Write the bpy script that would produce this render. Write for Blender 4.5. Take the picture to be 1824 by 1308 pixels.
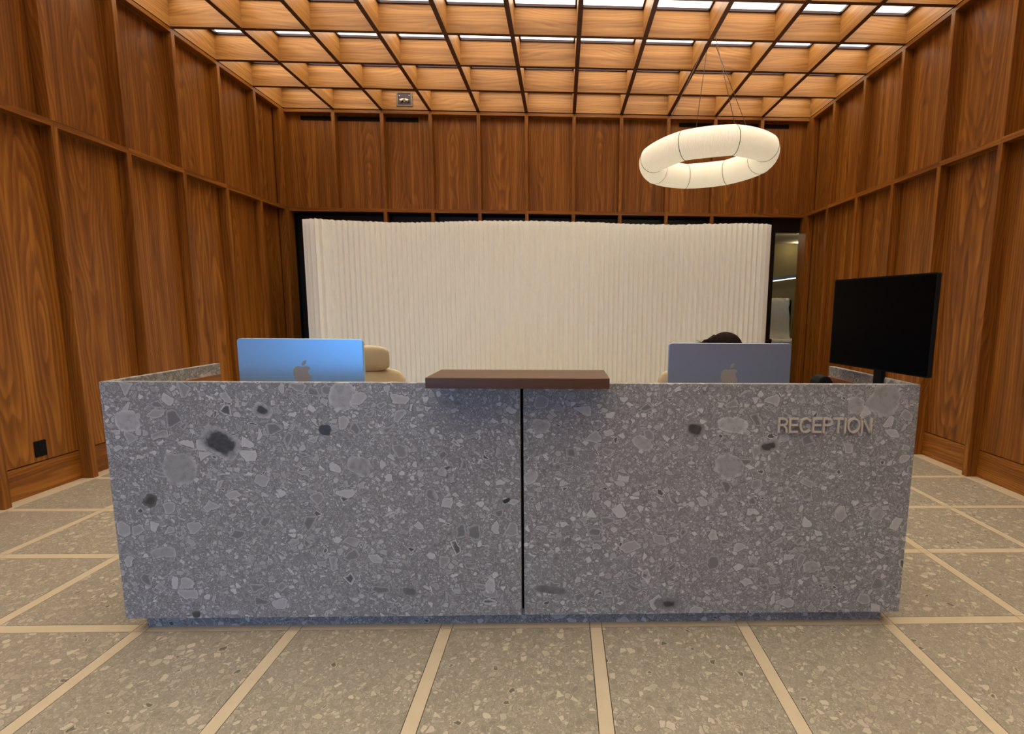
import bpy, bmesh, math, random
from mathutils import Vector, Matrix, Euler
random.seed(7)
for o in list(bpy.data.objects): bpy.data.objects.remove(o)
SC = bpy.context.scene; COL = SC.collection
S = 0.64                       # one bay of the wall, ceiling and floor grid, in metres
FRONT = -16                    # the room's front (entrance) wall, in bays

# ------------------------------------------------------------------ camera
f, pit, yaw, rol = 901.81, -0.129678, -0.028971, 0.007887
cw, sw, cp, sp = math.cos(yaw), math.sin(yaw), math.cos(pit), math.sin(pit)
Fv = Vector((-sw*cp, cw*cp, sp)); Rv = Vector((cw, sw, 0)); Uv = Rv.cross(Fv)
cr, sr = math.cos(rol), math.sin(rol)
Rv, Uv = Rv*cr+Uv*sr, Uv*cr-Rv*sr
cam = bpy.data.cameras.new('camera'); cam.sensor_width = 36; cam.lens = 36*f/1824
cam.shift_x = (912-1026.64)/1824; cam.shift_y = (666.49-654)/1824; cam.clip_start = 0.02
co = bpy.data.objects.new('camera', cam); COL.objects.link(co)
m = Matrix((Rv, Uv, -Fv)).transposed().to_4x4(); m.translation = Vector((5.7642, -11.2198, 2.1241))*S
co.matrix_world = m; SC.camera = co

# ------------------------------------------------------------------ world (daylight seen through the entrance glazing), exposure
W = bpy.data.worlds.new('world'); SC.world = W; W.use_nodes = True
bg = W.node_tree.nodes['Background']; bg.inputs[0].default_value = (0.19, 0.50, 1.0, 1); bg.inputs[1].default_value = 6.5
SC.view_settings.view_transform = 'Standard'; SC.view_settings.look = 'None'
SC.view_settings.exposure = 0.0; SC.view_settings.gamma = 1.0; SC.view_settings.use_curve_mapping = False
CEIL_EMIT = 4.3                # coffer light panels
LAMP_EMIT = 0.46               # paper ring pendant

# ------------------------------------------------------------------ node helpers and materials
class NT:
    def __init__(s, name):
        s.m = bpy.data.materials.new(name); s.m.use_nodes = True; s.t = s.m.node_tree
        s.b = s.t.nodes['Principled BSDF']
    def n(s, typ, ins=None, **kw):
        nd = s.t.nodes.new('ShaderNode'+typ)
        for k, v in kw.items(): setattr(nd, k, v)
        for k, v in (ins or {}).items(): s.set(nd.inputs[k], v)
        return nd
    def set(s, sock, v):
        if isinstance(v, bpy.types.NodeSocket): s.t.links.new(v, sock)
        else: sock.default_value = v
    def math(s, op, a, b=None, c=None, clamp=False):
        nd = s.t.nodes.new('ShaderNodeMath'); nd.operation = op; nd.use_clamp = clamp
        s.set(nd.inputs[0], a)
        if b is not None: s.set(nd.inputs[1], b)
        if c is not None: s.set(nd.inputs[2], c)
        return nd.outputs[0]
    def vm(s, op, a, b):
        nd = s.t.nodes.new('ShaderNodeVectorMath'); nd.operation = op
        s.set(nd.inputs[0], a); s.set(nd.inputs[1], b); return nd.outputs[0]
    def mix(s, fac, a, b):
        nd = s.t.nodes.new('ShaderNodeMix'); nd.data_type = 'RGBA'
        s.set(nd.inputs[0], fac); s.set(nd.inputs[6], a); s.set(nd.inputs[7], b); return nd.outputs[2]
    def ramp(s, fac, stops):
        nd = s.t.nodes.new('ShaderNodeValToRGB'); s.set(nd.inputs[0], fac); el = nd.color_ramp.elements
        while len(el) < len(stops): el.new(0.5)
        for e, (p, c) in zip(el, stops): e.position = p; e.color = c if len(c) == 4 else (*c, 1)
        return nd.outputs[0]
    def sstep(s, x, a, b):
        nd = s.t.nodes.new('ShaderNodeMapRange'); nd.interpolation_type = 'SMOOTHSTEP'
        s.set(nd.inputs[0], x); s.set(nd.inputs[1], a); s.set(nd.inputs[2], b); return nd.outputs[0]
    def noise(s, vec, scale, detail=2, rough=.5):
        return s.n('TexNoise', {'Vector': vec, 'Scale': scale, 'Detail': detail, 'Roughness': rough})
    def bsdf(s, **kw):
        for k, v in kw.items(): s.set(s.b.inputs[k.replace('_', ' ')], v)

def plain(name, col, rough=.5, metal=0, noise=0, scale=40, spec=.5):
    t = NT(name)
    if noise:
        tc = t.n('TexCoord').outputs['Object']; nz = t.noise(tc, scale, 4).outputs[0]
        c = t.mix(nz, tuple(x*(1-noise) for x in col)+(1,), tuple(min(1, x*(1+noise)) for x in col)+(1,))
    else: c = (*col, 1)
    t.bsdf(Base_Color=c, Roughness=rough, Metallic=metal, Specular_IOR_Level=spec)
    return t.m

def wood(name, axis, light, mid, dark, rings=46, rough=.42, fine=.5, flame=False):
    """solid wood / veneer: tree rings cut near the pith axis, the axis running along the grain"""
    t = NT(name); tc = t.n('TexCoord').outputs['Object']; sx = t.n('SeparateXYZ', {0: tc})
    g = sx.outputs['XYZ'.index(axis)]; w, d = [sx.outputs[i] for i in range(3) if i != 'XYZ'.index(axis)]
    rnd = t.n('ObjectInfo').outputs['Random']
    wn = t.n('TexWhiteNoise', {'W': t.math('MULTIPLY', rnd, 917.3)}, noise_dimensions='1D').outputs['Color']
    rs = t.n('SeparateColor', {0: wn}); r1, r2, r3 = rs.outputs
    off = t.math('MULTIPLY', rnd, 61.7)
    gv = t.n('CombineXYZ', {0: t.math('MULTIPLY', w, 3.2), 1: t.math('MULTIPLY_ADD', d, 3.2, off), 2: t.math('MULTIPLY_ADD', g, .75, off)}).outputs[0]
    n1 = t.math('SUBTRACT', t.noise(gv, 1.0, 2).outputs[0], .5)
    gv2 = t.n('CombineXYZ', {0: t.math('MULTIPLY', w, 14), 1: t.math('MULTIPLY_ADD', d, 14, off), 2: t.math('MULTIPLY_ADD', g, 2.2, off)}).outputs[0]
    n2 = t.math('SUBTRACT', t.noise(gv2, 1.0, 3).outputs[0], .5)
    ww = t.math('ADD', w, t.math('MULTIPLY_ADD', r1, .24, -.12))
    if flame: ww = t.math('SUBTRACT', t.math('ABSOLUTE', w), t.math('MULTIPLY_ADD', r1, .12, .03))
    slope = t.math('MULTIPLY_ADD', r2, .28 if flame else .20, -.14 if flame else -.10)
    dd = t.math('ADD', t.math('MULTIPLY_ADD', g, slope, d), t.math('MULTIPLY_ADD', r3, .16, .02))
    dd = t.math('ADD', dd, t.math('MULTIPLY', n1, .24))
    r = t.math('SQRT', t.math('ADD', t.math('MULTIPLY', ww, ww), t.math('MULTIPLY', dd, dd)))
    r = t.math('ADD', r, t.math('MULTIPLY', n2, .022))
    fr = t.math('FRACT', t.math('MULTIPLY', r, rings))
    band = t.math('MULTIPLY', t.sstep(fr, 0.0, .78), t.math('SUBTRACT', 1.0, t.sstep(fr, .80, 1.0)))
    gf = t.n('CombineXYZ', {0: t.math('MULTIPLY', w, 260), 1: t.math('MULTIPLY_ADD', d, 260, off), 2: t.math('MULTIPLY', g, 5)}).outputs[0]
    fn = t.noise(gf, 1.0, 3, .6).outputs[0]
    gb = t.n('CombineXYZ', {0: t.math('MULTIPLY', w, 22), 1: t.math('MULTIPLY_ADD', d, 22, off), 2: t.math('MULTIPLY', g, .7)}).outputs[0]
    bn = t.noise(gb, 1.0, 2, .5).outputs[0]
    v = t.math('ADD', t.math('MULTIPLY', band, .34 if flame else .26), t.math('ADD', t.math('MULTIPLY', fn, fine), t.math('MULTIPLY', bn, 1.25)))
    v = t.math('ADD', v, t.math('MULTIPLY_ADD', r1, .16, -.08))
    c = t.ramp(t.math('MULTIPLY_ADD', v, -.95, 1.42), [(0, light), (.42, mid), (1, dark)])
    bmp = t.n('Bump', {'Strength': .08, 'Distance': .002, 'Height': fn}).outputs[0]
    t.bsdf(Base_Color=c, Roughness=rough, Normal=bmp, Specular_IOR_Level=.35)
    return t.m

def stone(name, tones, per_object=True, feats=(), rough=.42, big=True, k=1.0, hi_k=1.0):
    """polished breccia: fine packed grit, rounded clasts of three sizes with rims, a few dark ones"""
    t = NT(name); tc = t.n('TexCoord').outputs['Object']
    if per_object:
        rnd = t.n('ObjectInfo').outputs['Random']
        tc2 = t.vm('ADD', tc, t.n('CombineXYZ', {0: t.math('MULTIPLY', rnd, 73.1), 1: t.math('MULTIPLY', rnd, 39.7), 2: t.math('MULTIPLY', rnd, 11.3)}).outputs[0])
    else: tc2 = tc
    wob = t.n('TexNoise', {'Vector': tc2, 'Scale': 26, 'Detail': 4, 'Roughness': .6}).outputs['Color']
    p = t.vm('ADD', tc2, t.vm('MULTIPLY', t.vm('SUBTRACT', wob, (.5, .5, .5)), (.022, .022, .022)))
    G = lambda x: tuple(x*c for c in tones)+(1,)
    cl = t.noise(tc2, 4, 3).outputs[0]; cl2 = t.noise(tc2, 60, 3).outputs[0]; grit = t.noise(tc2, 420, 2).outputs[0]
    base = t.mix(t.sstep(cl2, .3, .7), G(.56), G(.92))
    base = t.mix(t.math('MULTIPLY', grit, .55), base, G(1.15))
    base = t.mix(t.math('MULTIPLY', t.sstep(cl, .4, .65), .35), base, G(.62))
    def layer(col, scale, keep, e0, e1, lo, hi, rim, seed, darkp=0, squash=(1, 1, 1)):
        vec = t.vm('MULTIPLY', t.vm('ADD', p, (seed, seed*.7, seed*.3)), squash)
        vo = t.n('TexVoronoi', {'Vector': vec, 'Scale': scale*k}); ed = t.n('TexVoronoi', {'Vector': vec, 'Scale': scale*k}, feature='DISTANCE_TO_EDGE').outputs[0]
        a, b, c = t.n('SeparateColor', {0: vo.outputs['Color']}).outputs
        th = t.math('MULTIPLY_ADD', b, e1-e0, e0); dd = t.math('SUBTRACT', ed, th)
        on = t.math('LESS_THAN', a, keep)
        line = t.math('MULTIPLY', on, t.sstep(dd, -.075, -.01)); ins = t.math('MULTIPLY', on, t.sstep(dd, -.012, .012))
        depth = t.sstep(dd, .0, .16)
        cc = t.mix(t.math('POWER', c, 1.5), G(lo), G(hi))
        if darkp: cc = t.mix(t.math('MULTIPLY', t.math('GREATER_THAN', c, 1-darkp), depth), cc, G(.28))
        cc = t.mix(t.math('MULTIPLY', t.math('SUBTRACT', 1, depth), rim), cc, G(hi*1.05))
        cc = t.mix(t.math('MULTIPLY', cl2, .34), cc, G(.72))
        col = t.mix(t.math('MULTIPLY', line, .65), col, G(.42))
        return t.mix(ins, col, cc)
    c = layer(base, 150, .85, .03, .20, .70, 2.05*hi_k, .1, 3.1)
    c = layer(c, 78, .62, .05, .24, .70, 2.2*hi_k, .2, 9.4, 0, (1, 1, 1.25))
    c = layer(c, 38, .50, .05, .22, .62, 2.5*hi_k, .32, 7.7, .05, (1, 1, 1.2))
    if big: c = layer(c, 18, .30, .07, .22, .55, 2.2*hi_k, .55, 1.3, .07, (1, 1, 1.15))
    if feats: fn1 = t.noise(tc2, 24, 4, .6).outputs[0]; fn2 = t.sstep(t.noise(tc2, 45, 5, .65).outputs[0], .42, .75); fn3 = t.noise(tc2, 90, 3).outputs[0]
    for (fx, fz, ra, rb, ang, tone, dark) in feats:                  # single large clasts of the slab, in slab metres
        dv = t.vm('SUBTRACT', p, (fx, 0, fz)); s3 = t.n('SeparateXYZ', {0: dv})
        ca, sa = math.cos(ang), math.sin(ang)
        u = t.math('ADD', t.math('MULTIPLY', s3.outputs[0], ca/ra), t.math('MULTIPLY', s3.outputs[2], sa/ra))
        w = t.math('ADD', t.math('MULTIPLY', s3.outputs[0], -sa/rb), t.math('MULTIPLY', s3.outputs[2], ca/rb))
        e = t.math('POWER', t.math('ADD', t.math('POWER', t.math('ABSOLUTE', u), 2.6), t.math('POWER', t.math('ABSOLUTE', w), 2.6)), 1/2.6)
        e = t.math('ADD', e, t.math('MULTIPLY_ADD', fn1, .8, -.4))
        body = t.mix(t.sstep(e, .70, 1.0), G(tone*1.05), G(tone*1.45))
        body = t.mix(fn2, body, G(tone*.72))
        if dark: body = t.mix(t.math('SUBTRACT', 1, t.sstep(e, dark-.18, dark+.08)), body, t.mix(fn3, G(.08), G(.34)))
        c = t.mix(t.math('SUBTRACT', 1, t.sstep(e, .97, 1.03)), c, body)
    t.bsdf(Base_Color=c, Roughness=rough, Specular_IOR_Level=.4)
    return t.m

def emit(name, col, strength):
    t = NT(name); t.bsdf(Base_Color=(*col, 1), Emission_Color=(*col, 1), Emission_Strength=strength, Roughness=.6); return t.m

WL, WM, WD = (.42, .165, .021), (.240, .081, .009), (.072, .021, .004)
CL, CM, CD = (.47, .240, .073), (.345, .155, .039), (.15, .058, .013)
M = {}
M['wood_z'] = wood('walnut_vertical', 'Z', WL, WM, WD)
M['wood_flame'] = wood('walnut_bookmatched', 'Z', WL, WM, WD, rings=34, flame=True)
M['wood_x'] = wood('walnut_across', 'X', WL, WM, WD)
M['wood_y'] = wood('walnut_lengthwise', 'Y', WL, WM, WD)
M['ceil_x'] = wood('ceiling_walnut_across', 'X', CL, CM, CD)
M['ceil_y'] = wood('ceiling_walnut_lengthwise', 'Y', CL, CM, CD)
M['ledge'] = wood('dark_walnut', 'X', (.16, .08, .044), (.095, .044, .024), (.04, .018, .01), rings=60, rough=.35)
M['lining'] = wood('red_walnut', 'Y', (.34, .14, .06), (.22, .085, .035), (.10, .035, .014))
M['floor_stone'] = stone('tan_breccia', (.345, .304, .236), k=.95, hi_k=.68, big=False)
M['strip'] = plain('cream_limestone', (.52, .43, .30), .4, noise=.12, scale=14)
M['grout'] = plain('dark_grout', (.05, .04, .03), .8)
M['black'] = plain('black_lacquer', (.004, .004, .005), .35)
M['black_matte'] = plain('black_matte', (.005, .005, .006), .7, spec=.15)
M['screen_off'] = plain('display_glass_off', (.0015, .0015, .0018), .3, spec=.05)
M['bronze'] = plain('dark_bronze', (.035, .022, .03), .4, metal=.6)
M['paper'] = None
M['silver'] = plain('silver_aluminium', (.40, .50, .70), .38, metal=.8)
M['blue_alu'] = plain('blue_aluminium', (.42, .66, .88), .36, metal=.8)
M['logo'] = plain('polished_grey_logo', (.33, .31, .29), .5, metal=.2)
M['chrome'] = plain('chrome', (.7, .7, .72), .2, metal=1)
M['lamp_metal'] = plain('satin_nickel', (.75, .68, .50), .35, metal=.2)
M['leather'] = plain('cream_leather', (.50, .41, .26), .5, noise=.06, scale=90)
M['letter'] = plain('taupe_metal_letters', (.56, .51, .44), .4, metal=.3)
M['steel_cable'] = plain('steel_cable', (.10, .075, .055), .5, metal=.3)
M['taupe'] = plain('taupe_enamel', (.11, .085, .055), .5)
M['olive'] = plain('olive_plaster', (.20, .165, .075), .9, noise=.04, scale=6)
M['plaster'] = plain('cream_plaster', (.50, .43, .28), .9, noise=.03, scale=6)
M['sheet'] = plain('white_sheet', (.62, .60, .56), .55, noise=.05, scale=25)
M['skin'] = plain('skin', (.42, .24, .16), .55, noise=.05, scale=60)
M['shirt'] = plain('black_cloth', (.012, .012, .015), .9)
M['trouser'] = plain('charcoal_cloth', (.03, .03, .035), .9)
M['eye'] = plain('eye_dark', (.02, .015, .012), .2)
M['lip'] = plain('lip', (.35, .12, .10), .5)
M['asphalt'] = plain('grey_paving', (.25, .25, .25), .9, noise=.2, scale=3)

t = NT('washi_paper'); tc = t.n('TexCoord').outputs['Object']; nz = t.noise(tc, 60, 4).outputs[0]
t.bsdf(Base_Color=t.mix(nz, (.89, .905, .855, 1), (.94, .955, .91, 1)), Roughness=.8, Specular_IOR_Level=.1); M['paper'] = t.m
t = NT('lamp_paper'); uv = t.n('TexCoord').outputs['UV']; su = t.n('SeparateXYZ', {0: uv})
rib = t.math('SINE', t.math('MULTIPLY', su.outputs[0], 8*46*2*math.pi))
bmp = t.n('Bump', {'Strength': .5, 'Distance': .002, 'Height': rib}).outputs[0]
nz = t.noise(t.n('TexCoord').outputs['Object'], 25, 3).outputs[0]
ec = t.mix(nz, (1, .84, .56, 1), (1, .92, .70, 1))
t.bsdf(Base_Color=(.80, .76, .66, 1), Emission_Color=ec, Emission_Strength=LAMP_EMIT, Roughness=.8, Normal=bmp); M['lamp_paper'] = t.m
M['diffuser'] = emit('light_panel', (1.0, .91, .73), CEIL_EMIT)
M['tube'] = emit('linear_light', (.95, .97, 1.0), 1.6)
M['spot'] = emit('downlight', (1.0, .85, .55), 6)
t = NT('hair'); tc = t.n('TexCoord').outputs['Object']; mp = t.n('Mapping', {'Vector': tc, 'Scale': (30, 160, 160)}).outputs[0]
nz = t.noise(mp, 1, 4).outputs[0]
t.bsdf(Base_Color=t.ramp(nz, [(.3, (.003, .002, .0015)), (.75, (.020, .010, .006))]), Roughness=.6, Specular_IOR_Level=.03); M['hair'] = t.m
t = NT('clear_glass'); mx = t.n('MixShader'); tr = t.n('BsdfTransparent', {0: (.93, .97, .98, 1)}); gl = t.n('BsdfGlossy', {'Roughness': .02})
fz = t.n('Fresnel', {'IOR': 1.45}); t.t.links.new(fz.outputs[0], mx.inputs[0]); t.t.links.new(tr.outputs[0], mx.inputs[1]); t.t.links.new(gl.outputs[0], mx.inputs[2])
t.t.links.new(mx.outputs[0], t.t.nodes['Material Output'].inputs[0]); M['glass'] = t.m

# ------------------------------------------------------------------ mesh helpers
class MB:
    def __init__(s): s.v = []; s.f = []; s.uv = None
    def add(s, vs, fs):
        o = len(s.v); s.v += [tuple(v) for v in vs]; s.f += [tuple(i+o for i in q) for q in fs]; return s
    def box(s, x0, x1, y0, y1, z0, z1):
        return s.add([(x, y, z) for z in (z0, z1) for y in (y0, y1) for x in (x0, x1)],
                     [(0, 2, 3, 1), (4, 5, 7, 6), (0, 1, 5, 4), (2, 6, 7, 3), (0, 4, 6, 2), (1, 3, 7, 5)])
    def tube(s, pts, rad, n=10, closed=False):
        pts = [Vector(p) for p in pts]; k = len(pts); rad = rad if hasattr(rad, '__len__') else [rad]*k
        vs = []; fs = []; up = None
        for i, p in enumerate(pts):
            a = pts[i-1] if (i > 0 or closed) else p; b = pts[(i+1) % k] if (i < k-1 or closed) else p
            tg = (b-a).normalized()
            if up is None: up = tg.orthogonal().normalized()
            up = (up-tg*up.dot(tg)).normalized(); w = tg.cross(up)
            vs += [p+(up*math.cos(2*math.pi*j/n)+w*math.sin(2*math.pi*j/n))*rad[i] for j in range(n)]
        for i in range(k if closed else k-1):
            for j in range(n):
                i2 = (i+1) % k; fs.append((i*n+j, i*n+(j+1) % n, i2*n+(j+1) % n, i2*n+j))
        if not closed: fs += [tuple(range(n-1, -1, -1)), tuple(range((k-1)*n, k*n))]
        return s.add(vs, fs)
    def prism(s, poly, d0, d1, axis='y'):
        n = len(poly); mk = (lambda p, d: (p[0], d, p[1])) if axis == 'y' else ((lambda p, d: (p[0], p[1], d)) if axis == 'z' else (lambda p, d: (d, p[0], p[1])))
        return s.add([mk(p, d0) for p in poly]+[mk(p, d1) for p in poly],
                     [tuple(range(n)), tuple(range(2*n-1, n-1, -1))]+[(i, i+n, (i+1) % n+n, (i+1) % n) for i in range(n)])
    def mesh(s, name, mat, smooth=False, bevel=0, fix=True):
        me = bpy.data.meshes.new(name); me.from_pydata(s.v, [], s.f)
        if fix or bevel:
            bm = bmesh.new(); bm.from_mesh(me)
            if bevel: bmesh.ops.bevel(bm, geom=bm.edges[:], offset=bevel, segments=2, affect='EDGES', profile=.6)
            bmesh.ops.recalc_face_normals(bm, faces=bm.faces[:]); bm.to_mesh(me); bm.free()
        if mat: me.materials.append(mat)
        if smooth: me.shade_smooth()
        return me
def link(name, me, parent=None, loc=(0, 0, 0), rz=0):
    o = bpy.data.objects.new(name, me); COL.objects.link(o); o.location = loc; o.rotation_euler = (0, 0, rz)
    if parent: o.parent = parent
    return o
def tag(o, label, cat, group=None, kind=None):
    if label: o['label'] = label
    if cat: o['category'] = cat
    if group: o['group'] = group
    if kind: o['kind'] = kind
    return o
def empty(name, loc, label, cat, group=None, rz=0):
    return tag(link(name, None, None, loc, rz), label, cat, group)
def struct(o): o['kind'] = 'structure'; return o
def boxme(name, mat, sx, sy, sz, bevel=0):      # centred box, metres
    return MB().box(-sx/2, sx/2, -sy/2, sy/2, -sz/2, sz/2).mesh(name, mat, bevel=bevel, fix=False)
def bx(x0, x1, y0, y1, z0, z1): return MB().box(x0*S, x1*S, y0*S, y1*S, z0*S, z1*S)   # in bays
def rrect(w, h, r, n=5):
    pts = []
    for cx, cy, a0 in ((w/2-r, h/2-r, 0), (-w/2+r, h/2-r, 90), (-w/2+r, -h/2+r, 180), (w/2-r, -h/2+r, 270)):
        pts += [(cx+r*math.cos(math.radians(a0+90*i/n)), cy+r*math.sin(math.radians(a0+90*i/n))) for i in range(n+1)]
    return pts
def rbox(sx, sy, sz, r, name, mat, seg=3):
    me = boxme(name, mat, sx, sy, sz); bm = bmesh.new(); bm.from_mesh(me)
    bmesh.ops.bevel(bm, geom=bm.edges[:], offset=r, segments=seg, affect='EDGES', profile=.5); bm.to_mesh(me); bm.free(); me.shade_smooth(); return me

FT, FD = .07, .14                    # fin thickness and projection (bays)
ZB, ZR0, ZR1, ZC0, ZC1, ZCE, ZL = .345, 4.115, 4.185, 6.10, 6.157, 6.172, 6.56
ROWS = -FRONT

# ------------------------------------------------------------------ floor
FX = 11
FY = -.035*S                      # the floor joints sit a little in front of the fins
floor = struct(link('floor', bx(-.3, 11.3, FRONT-.1, .5, -.12, -.025).mesh('floor_bed', M['grout'])))
J = .0045; SWd = .08                 # joint and strip width
th = .025
tile_me = boxme('floor_tile', M['floor_stone'], (1-SWd-J)*S, (1-SWd-J)*S, th*S)
edge_t = 1-SWd/2-.04-J
tile_e = boxme('floor_tile_edge', M['floor_stone'], (edge_t)*S, (1-SWd-J)*S, th*S)
st_me = boxme('floor_strip', M['strip'], (SWd-J)*S, (1-SWd-J)*S, th*S)
cs_me = boxme('cross_strip', M['strip'], (1-SWd-J)*S, (SWd-J)*S, th*S)
cs_e = boxme('cross_strip_edge', M['strip'], edge_t*S, (SWd-J)*S, th*S)
jo_me = boxme('strip_joint', M['strip'], (SWd-J)*S, (SWd-J)*S, th*S)
bo_me = boxme('border_strip', M['strip'], (.04+FD-J)*S, (1-J)*S, th*S)
zf = -th/2*S
for r in range(ROWS):
    yc = -(r+.5)*S+FY
    for c in range(FX):
        e = c in (0, FX-1); xc = (c+.5)*S
        if c == 0: xc = (.04+J/2+edge_t/2)*S
        if c == FX-1: xc = (11-.04-J/2-edge_t/2)*S
        link('floor_tile', tile_e if e else tile_me, floor, (xc, yc, zf), 0)
        link('cross_strip', cs_e if e else cs_me, floor, (xc, -(r+1)*S+FY, zf))
        if c: link('floor_strip', st_me, floor, (c*S, yc, zf)); link('strip_joint', jo_me, floor, (c*S, -(r+1)*S+FY, zf))
    for xc in ((.04-FD)/2, 11-(.04-FD)/2): link('border_strip', bo_me, floor, (xc*S, yc, zf))

# ------------------------------------------------------------------ side walls
pu_me = boxme('panel_upper', M['wood_z'], (1-FT-.004)*S, .03*S, (ZC0-ZR1)*S)
pl_me = boxme('panel_lower', M['wood_z'], (1-FT-.004)*S, .03*S, (ZR0-ZB-.012)*S)
pf_me = boxme('panel_flame', M['wood_flame'], (1-FT-.004)*S, .03*S, (ZR0-ZB-.012)*S)
bb_me = boxme('baseboard', M['wood_x'], (1-FT-.004)*S, .036*S, ZB*S)
fu_me = boxme('fin_upper', M['wood_z'], FT*S, FD*S, (ZC0-ZR1)*S)
fl_me = boxme('fin_lower', M['wood_z'], FT*S, FD*S, ZR0*S)
rail_me = boxme('rail', M['wood_x'], S*.998, FD*S, (ZR1-ZR0)*S)
corn_me = boxme('cornice', M['wood_x'], S*.998, FD*S, (ZC1-ZC0)*S)
post_u = boxme('corner_post_upper', M['wood_z'], .34*S, FD*S, (ZC0-ZR1)*S)
post_l = boxme('corner_post_lower', M['wood_z'], .34*S, FD*S, ZR0*S)
cp_u = boxme('corner_panel_upper', M['wood_z'], (1-FT/2-.17-.025)*S, .03*S, (ZC0-ZR1)*S)
cp_l = boxme('corner_panel_lower', M['wood_z'], (1-FT/2-.17-.025)*S, .03*S, (ZR0-ZB-.012)*S)
cp_b = boxme('corner_baseboard', M['wood_x'], (1-FT/2-.17-.025)*S, .036*S, ZB*S)
ep_u = boxme('end_panel_upper', M['wood_z'], (1-FT/2-.004)*S, .03*S, (ZC0-ZR1)*S)
def wall_pieces(wall, T, nb, skip_lower_panel=(), skip_lower_fin=(), side=True, flames=()):
    """T(u, out, z) -> (x, y, z) in bays, rz; u along the wall from the back corner, out = depth behind the fin plane"""
    def put(name, me, u, out, z):
        (x, y, zz), rz = T(u, out, z); link(name, me, wall, (x*S, y*S, zz*S), rz)
    for i in range(nb):
        corner = side and i == 0
        endp = not side and i in (0, nb-1)
        u = (i+.5+(-FT/4 if i == 0 else FT/4)) if endp else i+.5 if not corner else .17+.025+(1-FT/2-.17-.025)/2
        put('panel', cp_u if corner else ep_u if endp else pu_me, u, FD+.015, (ZC0+ZR1)/2)
        put('rail', rail_me, i+.5, FD/2, (ZR0+ZR1)/2); put('cornice', corn_me, i+.5, FD/2, (ZC0+ZC1)/2)
        if i not in skip_lower_panel:
            put('panel', cp_l if corner else pf_me if i in flames else pl_me, u, FD+.015, (ZR0+ZB+.012)/2)
            put('baseboard', cp_b if corner else bb_me, u, FD+.012, ZB/2)
        if i > 0:
            put('fin', fu_me, i, FD/2, (ZC0+ZR1)/2)
            if i not in skip_lower_fin: put('fin', fl_me, i, FD/2, ZR0/2)
    if side:
        put('corner_post', post_u, 0, FD/2, (ZC0+ZR1)/2); put('corner_post', post_l, 0, FD/2, ZR0/2)
wl = struct(link('wall_left', bx(-.4, -.175, FRONT-.2, .4, -.12, 6.9).mesh('wall_left', M['black_matte'])))
wall_pieces(wl, lambda u, o, z: ((-o, -u, z), math.pi/2), ROWS, flames=(2, 5))
wr = struct(link('wall_right', bx(11.175, 11.4, FRONT-.2, .02, -.12, 6.9).mesh('wall_right', M['black_matte'])))
wall_pieces(wr, lambda u, o, z: ((11+o, -u, z), -math.pi/2), ROWS, flames=(3, 4))

# ------------------------------------------------------------------ back wall: panels above the rail, black glazed front with a doorway below
wb = struct(link('wall_back', MB().box(-.4*S, 11.4*S, .18*S, .4*S, 4.08*S, 6.9*S).box(-.4*S, 10.44*S, .34*S, .5*S, -.1*S, 4.1*S).box(-.4*S, .0, .18*S, .34*S, -.1*S, 4.1*S).mesh('wall_back', M['black_matte'], fix=False)))
wall_pieces(wb, lambda u, o, z: ((u, o, z), 0), 11, skip_lower_panel=range(11), skip_lower_fin=(1, 10), side=False)
slot = lambda w: boxme('air_slot', M['black_matte'], w*S, .02*S, .075*S)
for x0, x1 in ((.28, .95), (1.05, 1.95), (2.05, 2.72), (8.25, 8.95), (9.05, 9.95), (10.05, 10.62)):
    link('air_slot', slot(x1-x0), wb, ((x0+x1)/2*S, (FD-.008)*S, (ZC0-.075)*S))
for i in range(11):                    # black panels of the shop front below the rail
    if i < 10: link('black_panel', boxme('black_panel', M['black'], .985*S, .05*S, 4.08*S), wb, ((i+.5)*S, .3*S, 2.05*S))
link('black_panel', boxme('black_panel', M['black'], .47*S, .05*S, 4.08*S), wb, (10.235*S, .3*S, 2.05*S))
link('door_post', boxme('door_post', M['black'], .09*S, .14*S, 3.81*S), wb, (10.42*S, .2*S, 1.905*S))
link('door_header', boxme('door_header', M['black'], .62*S, .14*S, .31*S), wb, (10.69*S, .2*S, 3.965*S))

# ------------------------------------------------------------------ front wall (behind the viewer) with the glazed entrance
GX = 4
wf = struct(link('wall_front', MB().box(GX*S, 11.2*S, (FRONT-.3)*S, (FRONT-.05)*S, -.1*S, 6.9*S).box(-.2*S, GX*S, (FRONT-.3)*S, (FRONT-.05)*S, 4.15*S, 6.9*S).mesh('wall_front', M['wood_z'])))
win = struct(link('window_1', bx(0, GX, FRONT-.2, FRONT-.1, 0, .1).mesh('window_sill', M['bronze'])))
for i in range(GX+1): link('mullion', boxme('mullion', M['bronze'], .07*S, .12*S, 4.05*S), win, (i*S+(.035*S if i == 0 else 0), (FRONT-.15)*S, 2.12*S))
for i in range(GX): link('pane', boxme('pane', M['glass'], .93*S, .012, 4.05*S), win, ((i+.5)*S, (FRONT-.15)*S, 2.12*S))
link('head_bar', bx(0, GX, FRONT-.2, FRONT-.1, 4.08, 4.15).mesh('head_bar', M['bronze']), win)
struct(link('pavement', bx(-40, 50, FRONT-60, FRONT-.3, -.2, -.05).mesh('pavement', M['asphalt'])))

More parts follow.
